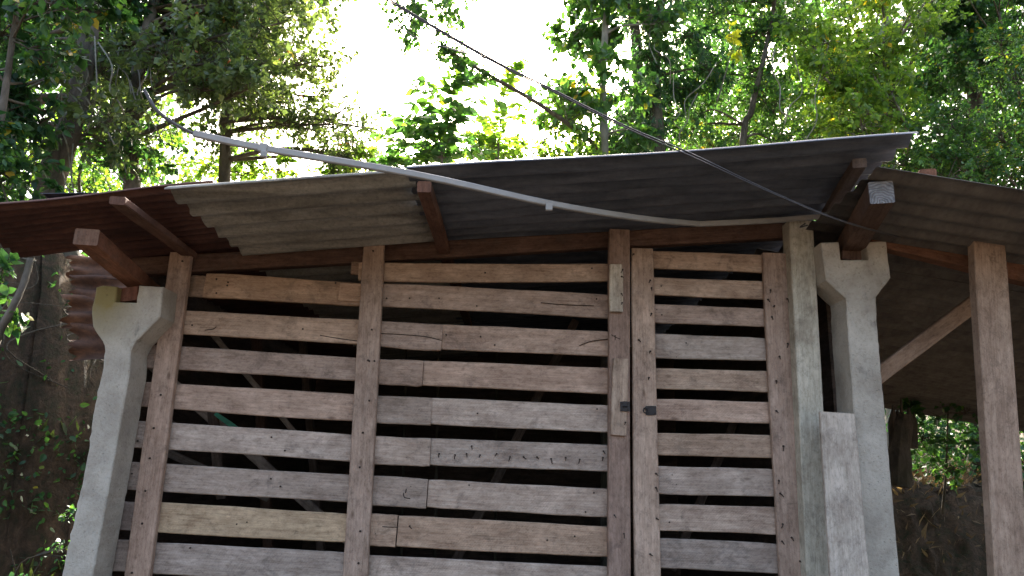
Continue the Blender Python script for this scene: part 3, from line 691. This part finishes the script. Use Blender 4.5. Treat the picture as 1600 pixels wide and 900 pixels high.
def plant(name, label, cat, trunk, tr, clumps, size, mat, shape=LEAF_A, seed=0, bk='bark', twigs=26, per=26, group=None, droop=.35, flat=.8, hook=None, kind=None):
    """trunk: world points; clumps: list of (centre, radius, density). Limbs run from the trunk to each clump, twigs fan out
    through it and carry the leaves."""
    rg = random.Random(seed); ng = np.random.default_rng(seed)
    root = empty(name, trunk[0], label, cat, group)
    sp = spline(trunk, 6); mb = MB(); n = len(sp); rad = [tr*(1-.62*i/(n-1)) for i in range(n)]
    mb.tube(sp, rad, 12 if tr > .06 else 7, .06 if tr > .03 else .03); mb.build('trunk', bk, root, True)
    lb = MB(); tw = MB(); pos = []; dr = []; tn = []
    for (c, r, dens) in clumps:
        c = Vector(c)
        near = min(range(n), key=lambda i: (sp[i]-c).length + (0.8*(sp[i].z-c.z) if sp[i].z > c.z else 0) + abs(i-n)*0.0)
        a = sp[near]; mid = a.lerp(c, .5)+Vector((rg.gauss(0, .08), rg.gauss(0, .08), .08))
        D = (c-a).length; r0 = min(rad[near]*.5, .008+.012*D)
        lp = spline([a, mid, c], 5); lb.tube(lp, [r0*(1-.65*i/(len(lp)-1)) for i in range(len(lp))], 5, .05)
        ct = rg.gauss(0, .10)
        for k in range(max(3, int(twigs*dens))):
            v = rv(rg); v.z *= flat; v.z += .12; tip = c + v*r*rg.uniform(.55, 1.15)
            st = lp[-1-rg.randrange(4)]
            m2 = st.lerp(tip, .55)+rv(rg)*r*.14+Vector((0, 0, r*.1)); q = spline([st, m2, tip], 3)
            tw.tube(q, [.0042, .004, .0035, .003, .0022, .0016, .0012][:len(q)], 3)
            for j in range(int(per*rg.uniform(.6, 1.3))):
                t = 1-abs(rg.gauss(0, .38)); t = min(max(t, .05), 1); f = t*(len(q)-1); i = min(int(f), len(q)-2)
                p = q[i].lerp(q[i+1], f-i) + rv(rg)*r*.07*abs(rg.gauss(0, 1)); d = (q[i+1]-q[i]).normalized()*.5+rv(rg)*.6
                pos.append(p[:]); dr.append(d[:]); tn.append(ct)
    lb.build('limb', bk, root, True)['kind'] = 'stuff'
    tw.build('twig', 'twig', root)['kind'] = 'stuff'
    pos = np.array(pos); dr = np.array(dr); tint = np.clip(ng.beta(1.6, 2.4, len(pos))+np.array(tn), 0, 1)
    o = leaves_mesh('crown', pos, dr, size, shape, mat, root, droop, tint, seed=seed); o['kind'] = 'stuff'
    TRI[0] += len(pos)*len(shape[1]); return root
def region(polys, Y0, Y1, r, n, seed, dens=1.0):
    """clump centres filling pixel boxes (x0,y0,x1,y1) at depths Y0..Y1"""
    rg = random.Random(seed); out = []
    for (x0, y0, x1, y1, w) in polys:
        for k in range(max(1, int(n*w))):
            out.append((P(rg.uniform(x0, x1), rg.uniform(y0, y1), rg.uniform(Y0, Y1)), r*rg.uniform(.7, 1.25), dens))
    return out
def base(px, Y):
    p = P(px, 700, Y); return Vector((p.x, Y, float(terrain(p.x, Y))-.05))
def tr_(px0, Y, *pts):
    return [base(px0, Y)]+[P(x, y, Y+dy) for (x, y, dy) in pts]

# left side
plant('forest_tree', 'thick leaning trunk tree behind the rusty sheet at the far left', 'tree', tr_(66, 5.25, (76, 310, 0), (112, 190, 0), (138, 60, .1), (150, -120, .2), (190, -330, .3)), .115,
      region([(-60, -120, 170, 30, 1), (-40, 20, 80, 140, .5), (140, -60, 330, 110, 1.), (-60, 100, 30, 250, .6), (150, 150, 240, 280, .3)], 5.5, 6.6, .42, 12, 1), .055, 'leaf_dark', seed=1, twigs=24, per=26)
plant('forest_tree', 'slimmer dark tree with drooping fine twigs left of the bright gap', 'tree', tr_(200, 5.7, (205, 280, 0), (206, 190, 0), (222, 80, 0), (260, -60, .2), (330, -250, .4)), .075,
      region([(230, -90, 420, 110, 1.3), (150, 60, 330, 200, .9), (340, -60, 500, 70, .8), (330, 80, 470, 190, .6)], 5.0, 6.8, .40, 13, 2), .054, 'leaf_dusty', seed=2, twigs=25, per=27)
plant('forest_tree', 'thin branched tree with loose small leaves hanging above the conduit', 'tree', tr_(350, 6.4, (352, 250, 0), (350, 190, -.1), (372, 120, 0), (420, 20, 0), (470, -90, 0)), .06,
      region([(400, 90, 530, 220, 1), (470, 160, 570, 250, .5), (330, 130, 400, 230, .3)], 5.8, 6.8, .34, 10, 3), .042, 'leaf_dusty', seed=3, twigs=20, per=22)
plant('vine_tree', 'large leaved climber massed at the upper left corner', 'climber', tr_(-40, 4.4, (-20, 330, 0), (0, 200, 0), (20, 60, 0), (40, -80, 0)), .035,
      region([(-50, -30, 90, 120, 1), (-40, 110, 70, 260, .8), (60, -40, 180, 60, .35), (-30, 180, 50, 300, .4)], 4.1, 4.9, .26, 9, 4), .058, 'leaf_dark', LEAF_B, seed=4, twigs=18, per=16)
plant('understorey_bush', 'sunlit yellow green bush low behind the leaning trunk', 'bush', tr_(120, 6.6, (125, 300, 0), (130, 250, 0)), .02,
      region([(60, 190, 330, 300, 1.2), (-30, 230, 90, 320, .6)], 6.2, 7.4, .34, 9, 5), .055, 'leaf_lit', seed=5, twigs=14, per=16)
plant('understorey_bush', 'low bright bush just above the grey roof sheet', 'bush', tr_(430, 6.8, (430, 320, 0), (440, 270, 0)), .02,
      region([(350, 235, 600, 285, 1)], 6.2, 7.2, .26, 9, 6), .06, 'leaf_lit', seed=6, twigs=13, per=16)
# overhanging twig cluster in the gap: its tree stands behind the shed, out of the top of the frame
plant('overhanging_tree', 'dark leafy branch hanging into the bright gap at the top centre', 'tree', tr_(1010, 7.4, (1000, 200, 0), (985, 0, 0), (930, -190, -.4), (780, -230, -1.0), (690, -120, -1.6)), .075,
      [(P(x, y, Y), r, .9) for x, y, Y, r in [(640, -20, 5.2, .3), (690, 20, 5.2, .26), (640, 50, 5.1, .2), (700, 80, 5.2, .16), (600, -40, 5.3, .26), (530, -20, 5.4, .22), (760, -40, 5.4, .22), (560, -90, 5.3, .35), (700, -110, 5.3, .4)]],
      .045, 'leaf_mid', seed=7, twigs=24, per=26)
# saplings in the gap
def compound(name, label, stem, r, fronds, size, mat, seed, cat='sapling', flen=.42, pairs=9):
    rg = random.Random(seed); root = empty(name, stem[0], label, cat)
    sp = spline(stem, 5); mb = MB(); mb.tube(sp, [r*(1-.7*i/(len(sp)-1)) for i in range(len(sp))], 7, .04); mb.build('trunk', 'bark', root, True)
    tw = MB(); pos = []; dr = []
    for k in range(fronds):
        i = int(len(sp)*(.35+.65*rg.random())); i = min(i, len(sp)-1); a = sp[i]; th = rg.uniform(0, 6.28)
        d = Vector((math.cos(th), math.sin(th)*.7, rg.uniform(.15, .7))).normalized(); L = flen*rg.uniform(.6, 1.15)
        q = spline([a, a+d*L*.5+Vector((0, 0, .03)), a+d*L+Vector((0, 0, -.16*L))], 5); tw.tube(q, [.004*(1-.7*j/(len(q)-1)) for j in range(len(q))], 4)
        for j in range(pairs):
            f = (j+1.2)/(pairs+.6)*(len(q)-1.001); ii = int(f); p = q[ii].lerp(q[ii+1], f-ii); dd = (q[ii+1]-q[ii]).normalized(); s = dd.cross(Vector((0, 0, 1))).normalized()
            for sg in (-1, 1): pos.append(p[:]); dr.append((s*sg*1.0+dd*.55)[:])
    tw.build('twig', 'twig', root)['kind'] = 'stuff'
    o = leaves_mesh('crown', np.array(pos), np.array(dr), size, LEAF_B, mat, root, .25, spread=.25, seed=seed); o['kind'] = 'stuff'; return root
compound('sapling', 'slender sapling with paired dark leaves in the middle of the bright gap', tr_(690, 5.6, (690, 300, 0), (688, 220, 0), (694, 150, 0)), .014, 34, .078, 'leaf_mid', 11, flen=.46, pairs=11)
compound('sapling', 'shorter leafy sapling at the left foot of the bright gap', tr_(640, 5.9, (640, 320, 0), (640, 260, 0), (632, 205, 0)), .012, 22, .065, 'leaf_mid', 12, flen=.36, pairs=9)
compound('sapling', 'tall thin stemmed sapling with feathery leaves right of the gap', tr_(780, 6.2, (778, 300, 0), (780, 220, 0), (787, 140, 0)), .011, 20, .065, 'leaf_lit', 13, flen=.42, pairs=12)
plant('understorey_bush', 'yellow green thicket lit from behind above the middle of the roof', 'bush', tr_(830, 6.8, (830, 300, 0), (840, 240, 0)), .02,
      region([(720, 215, 960, 275, 1.1), (820, 160, 930, 230, .4)], 6.2, 7.4, .27, 12, 14), .055, 'leaf_lit', seed=14, twigs=13, per=16)
# right side
plant('forest_tree', 'pale upright trunk tree with broad dark leaves right of the gap', 'tree', tr_(945, 6.6, (944, 260, 0), (942, 140, 0), (948, 0, 0), (960, -200, 0)), .055,
      region([(860, 60, 1010, 200, 1), (880, -60, 1060, 50, 1), (920, 180, 1010, 250, .4)], 6.1, 7.2, .3, 10, 21), .075, 'leaf_mid', LEAF_B, seed=21, bk='bark_pale', twigs=18, per=12)
plant('forest_tree', 'dark tree with narrow drooping leaves right of the pale trunk', 'tree', tr_(1030, 7.4, (1028, 250, 0), (1022, 120, 0), (1035, -20, 0), (1060, -220, 0)), .09,
      region([(900, -130, 1130, 60, 1.2), (970, 50, 1120, 170, .8), (980, 160, 1110, 240, .6)], 6.7, 8.2, .42, 13, 22), .085, 'leaf_dark', LEAF_N, seed=22, twigs=24, per=26, droop=.7)
plant('forest_tree', 'many stemmed fine leaved tree behind the middle of the zinc roof', 'tree', tr_(1150, 7.6, (1160, 260, 0), (1175, 170, 0), (1200, 60, 0), (1230, -120, 0)), .05,
      region([(1080, -60, 1260, 120, 1.1), (1060, 110, 1260, 240, 1.)], 7.2, 8.8, .42, 14, 23), .048, 'leaf_mid', seed=23, twigs=24, per=28)
plant('forest_tree', 'tall pale trunk tree with yellowing leaves near the roof corner', 'tree', tr_(1392, 8.8, (1392, 260, 0), (1388, 130, 0), (1382, 20, 0), (1376, -160, 0)), .085,
      region([(1240, -40, 1400, 130, 1.), (1270, 90, 1440, 230, 1.), (1400, -60, 1500, 60, .5)], 6.8, 8.2, .38, 14, 24), .062, 'leaf_lit', seed=24, bk='bark_pale', twigs=20, per=24)
plant('forest_tree', 'dark dense tree filling the upper right corner', 'tree', tr_(1530, 9.0, (1530, 260, 0), (1520, 100, 0), (1530, -60, 0), (1550, -200, 0)), .12,
      region([(1440, 20, 1620, 190, 1.4), (1480, -120, 1660, 30, 1.)], 8.2, 9.8, .5, 14, 25), .06, 'leaf_dark', seed=25, twigs=30, per=30)
plant('forest_tree', 'light feathery tree hanging over the lean to roof', 'tree', tr_(1640, 8.6, (1615, 280, 0), (1600, 200, 0), (1580, 100, 0), (1560, 20, 0)), .05,
      region([(1400, 190, 1620, 300, 1.5), (1560, 60, 1700, 220, .6), (1480, -60, 1640, 10, .4)], 6.6, 7.8, .34, 14, 26), .042, 'leaf_mid', seed=26, twigs=24, per=28)
plant('understorey_bush', 'bright bush lit from behind over the right half of the zinc roof', 'bush', tr_(1200, 8.6, (1200, 300, 0), (1210, 250, 0)), .02,
      region([(1040, 170, 1420, 260, 1)], 8.6, 9.8, .42, 13, 27), .055, 'leaf_lit', seed=27, twigs=16, per=18)
print('leaf faces', TRI[0])
# far wood closing the view
def wood_mass(label, boxes, Y0, Y1, n, size, mat, seed):
    rg = np.random.default_rng(seed); pos = []
    for (x0, y0, x1, y1, w) in boxes:
        A = P(x0, y1, (Y0+Y1)/2); B = P(x1, y0, (Y0+Y1)/2); m = int(n*w); nc = max(6, m//220)
        cx = rg.uniform(min(A.x, B.x), max(A.x, B.x), nc); cz = rg.uniform(min(A.z, B.z), max(A.z, B.z), nc); cy = rg.uniform(Y0, Y1, nc); i = rg.integers(0, nc, m)
        v = rg.normal(0, 1, (m, 3)); v /= np.linalg.norm(v, axis=1)[:, None]; rr = .75*rg.uniform(.5, 1.2, nc)[i]*rg.uniform(.4, 1, m)**.5
        pos.append(np.stack([cx[i], cy[i], cz[i]], -1)+v*rr[:, None])
    pos = np.concatenate(pos); o = leaves_mesh('far_wood', pos, rg.normal(0, 1, (len(pos), 3)), size, LEAF_A, mat, None, .3, seed=seed)
    tag(o, label, 'woodland', kind='stuff')
wood_mass('far green wood seen between the right hand trees', [(1000, 520, 1760, 200, 1.), (1040, 200, 1500, -60, .8), (1480, 200, 1800, -120, .5)], 11, 15, 30000, .11, 'leaf_mid', 31)
wood_mass('far green wood seen between the left hand trees', [(-260, 420, 260, 150, .6), (-260, 150, 230, -120, .6)], 9, 12, 26000, .10, 'leaf_mid', 32)
wood_mass('leafy slope seen under the lean to roof', [(1330, 730, 1800, 640, .5), (1380, 650, 1700, 600, .15)], 8.6, 10, 16000, .07, 'leaf_dark', 33)

# left bank: creepers, roots, grass
rg = random.Random(77)
def bank_y(x, z):   # where the bank face stands at this height
    lo, hi = 3.6, 8.5
    for _ in range(30):
        m = (lo+hi)/2
        if float(terrain(x, m)) < z: lo = m
        else: hi = m
    return lo
mb = MB(); pos = []; dr = []
for k in range(60):
    x = rg.uniform(-4.2, -1.85); z = rg.uniform(.5, 2.75); pts = []
    for j in range(7):
        x += rg.gauss(0, .06); z -= rg.uniform(.03, .2); z = max(z, .05); pts.append(Vector((x, bank_y(x, z)-rg.uniform(.03, .2), z)))
    mb.tube(spline(pts, 4), rg.uniform(.0025, .006), 5)
o = mb.build('hanging_roots', 'twig', None); tag(o, 'thin bare roots and creeper stems trailing down the shaded earth bank at the left', 'roots', kind='stuff')
# a heavier pale stem at the far left
mb = MB(); q = [P(48, 405, 3.75), P(38, 440, 3.72), P(20, 480, 3.7), P(-5, 530, 3.72), P(-30, 620, 3.75)]; mb.tube(spline(q, 5), [.017]*12+[.021]*9, 9, .08)
o = mb.build('bent_stem', 'bark', None, True); tag(o, 'pale bent stem curving down at the far left under the rusty roof', 'stem')
for k in range(13000):
    x = rg.uniform(-4.6, -1.8); z = rg.uniform(.0, 2.7); cl = math.sin(x*7+z*3)+math.sin(z*6-x*2)
    if cl < .1 and rg.random() < .9: continue
    pos.append((x, bank_y(x, z)-rg.uniform(.01, .16), z)); dr.append((rg.gauss(0, .7), -.7, rg.gauss(0, .5)))
o = leaves_mesh('creeper_leaves', np.array(pos), np.array(dr), .038, LEAF_B, 'leaf_dark', None, .3, seed=41); tag(o, 'creeper leaves growing over the shaded earth bank', 'creeper', kind='stuff')
pos = []; dr = []
for k in range(9000):
    x = rg.uniform(-4.6, -1.7); z = rg.uniform(0, 2.2)*rg.random()
    if math.sin(x*5+1)+math.sin(z*7+x*3) < .1: continue
    pos.append((x, bank_y(x, z)-rg.uniform(.0, .05), z)); dr.append((rg.gauss(0, .4), -.5, 1.0))
o = leaves_mesh('grass', np.array(pos), np.array(dr), .10, LEAF_N, 'leaf_dusty', None, .1, spread=.5, seed=42); tag(o, 'thin grass blades on the shaded earth bank', 'grass', kind='stuff')
pos = []; dr = []
for k in range(1800):
    x = rg.uniform(1.5, 9); y = rg.uniform(7.0, 9.5); z = float(terrain(x, y)); pos.append((x, y, z+rg.uniform(-.02, .1))); dr.append((rg.gauss(0, .6), -.4, .8))
o = leaves_mesh('undergrowth', np.array(pos), np.array(dr), .13, LEAF_N, 'leaf_dead', None, .1, spread=.7, seed=43); tag(o, 'dry grass and leaves on the bank behind the lean to', 'undergrowth', kind='stuff')

# creeping bush against the foot of the bank, lianas on the trunks
plant('bank_bush', 'leafy bush growing low against the earth bank beside the left pillar', 'bush', [Vector((-2.35, 3.75, 0)), Vector((-2.36, 3.72, .3)), Vector((-2.3, 3.7, .6))], .012,
      [(P(x, y, 3.75), r, 1) for x, y, r in [(105, 860, .08), (112, 800, .07), (30, 930, .10)]], .022, 'leaf_dark', LEAF_B, seed=61, twigs=8, per=7)
plant('bank_bush', 'small sprig of leaves hanging below the rusty roof at the left edge', 'shrub', [Vector((-2.6, 3.9, 2.35)), P(0, 400, 3.8), P(5, 440, 3.75)], .008,
      [(P(x, y, 3.75), r, 1) for x, y, r in [(2, 425, .09), (-15, 470, .12), (15, 500, .07)]], .05, 'leaf_dark', LEAF_B, seed=62, twigs=7, per=8)
mb = MB(); rg = random.Random(91)
for (x0, y0, Y) in [(140, 60, 5.0), (95, 110, 5.0), (190, 120, 5.5), (215, 60, 5.4), (250, 90, 5.4), (60, 150, 5.0), (300, 120, 5.8), (165, 180, 5.3), (20, 180, 4.6), (240, 200, 5.6), (120, 220, 5.1), (1010, 40, 6.6), (1250, 90, 6.8), (1100, 120, 7.0)]:
    for q in range(3):
        x = x0+rg.gauss(0, 25); y = y0+rg.gauss(0, 20); pts = []
        sx = rg.uniform(-14, 14)
        for j in range(5): pts.append(P(x, y, Y+rg.gauss(0, .05))); x += sx+rg.gauss(0, 8); y += rg.uniform(10, 42)
        mb.tube(spline(pts, 4), rg.uniform(.003, .007), 4)
o = mb.build('lianas', 'bark_pale', None); tag(o, 'pale thin lianas hanging among the trunks behind the roof', 'lianas', kind='stuff')
# cracks in the slats
mb = MB()
for pts in [[(594, 521), (630, 523), (665, 526), (690, 532)], [(845, 473), (880, 476), (928, 478)], [(955, 523), (962, 527), (969, 530)], [(905, 540), (925, 533), (950, 530)], [(320, 516), (333, 514), (338, 510)], [(500, 524), (530, 529), (560, 533)], [(598, 823), (621, 824)], [(630, 770), (632, 777), (641, 779)]]:
    Yc = (YW-.009 if pts[0][0] < 700 and pts[0][1] > 515 and pts[0][0] > 580 else YW-.001)
    if pts[0][0] > 1300: Yc = PR
    if 950 < pts[0][0] < 1000: Yc = YW-.05
    mb.tube(spline([P(x, y, Yc) for x, y in pts], 4), [.0006]+[.0022]*(len(pts)*4-5)+[.0006]*2 if False else .0019, 4)
o = mb.build('crack', 'nail', shed); o['kind'] = 'stuff'

plant('yellow_leaf_sprig', 'sprig of large yellow leaves catching the sun high in the trees at right of centre', 'sprig', [P(1120, 160, 6.4), P(1135, 110, 6.4), P(1146, 70, 6.4)], .008,
      [(P(1146, 55, 6.4), .10, 1), (P(1155, 80, 6.4), .07, 1)], .065, 'leaf_yellow', LEAF_B, seed=71, twigs=5, per=5)
# clutter inside, right bay framing
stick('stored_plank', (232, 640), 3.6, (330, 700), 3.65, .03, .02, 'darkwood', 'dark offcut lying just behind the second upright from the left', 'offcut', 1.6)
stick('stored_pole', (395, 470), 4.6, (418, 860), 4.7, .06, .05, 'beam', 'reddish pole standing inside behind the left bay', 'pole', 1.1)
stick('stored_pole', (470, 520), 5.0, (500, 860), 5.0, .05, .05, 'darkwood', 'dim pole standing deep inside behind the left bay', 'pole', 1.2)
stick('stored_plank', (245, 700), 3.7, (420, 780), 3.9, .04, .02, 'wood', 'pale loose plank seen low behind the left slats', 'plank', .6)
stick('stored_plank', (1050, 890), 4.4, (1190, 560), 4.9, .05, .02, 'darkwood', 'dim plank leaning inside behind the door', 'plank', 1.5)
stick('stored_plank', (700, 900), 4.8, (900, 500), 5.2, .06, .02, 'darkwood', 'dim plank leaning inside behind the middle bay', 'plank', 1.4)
for k, (x, y) in enumerate([(1300, 470), (1302, 540), (1306, 610)]):
    quad_board('rail', lt, 1240, 1335, y+14, y-8, y+28, y+6, 3.45, .03, mat='darkwood', tint=1.3, segs=3)
plant('bank_bush', 'sparse brown stemmed bush on the bank behind the lean to', 'bush', [Vector((3.9, 6.9, 1.0)), Vector((3.95, 6.85, 1.4)), Vector((4.0, 6.8, 1.9))], .015,
      [(P(x, y, 6.7), r, 1) for x, y, r in [(1440, 690, .22), (1500, 650, .25), (1480, 740, .2), (1540, 700, .22), (1420, 640, .12)]], .06, 'leaf_dark', seed=81, twigs=14, per=9)
pos = []; dr = []
rg = random.Random(6)
for k in range(500):
    x = rg.uniform(1.9, 6.5); z = rg.uniform(.05, 1.4); lo, hi = 6.3, 9.
    for _ in range(22):
        m = (lo+hi)/2
        if float(terrain(x, m)) < z: lo = m
        else: hi = m
    pos.append((x, lo-rg.uniform(.01, .1), z)); dr.append((rg.gauss(0, .7), -.4, rg.gauss(-.4, .5)))
o = leaves_mesh('leaf_litter', np.array(pos), np.array(dr), .055, LEAF_N, 'leaf_dead', None, .3, seed=44); tag(o, 'dry leaves and rootlets caught on the brown earth bank under the lean to', 'leaf litter', kind='stuff')
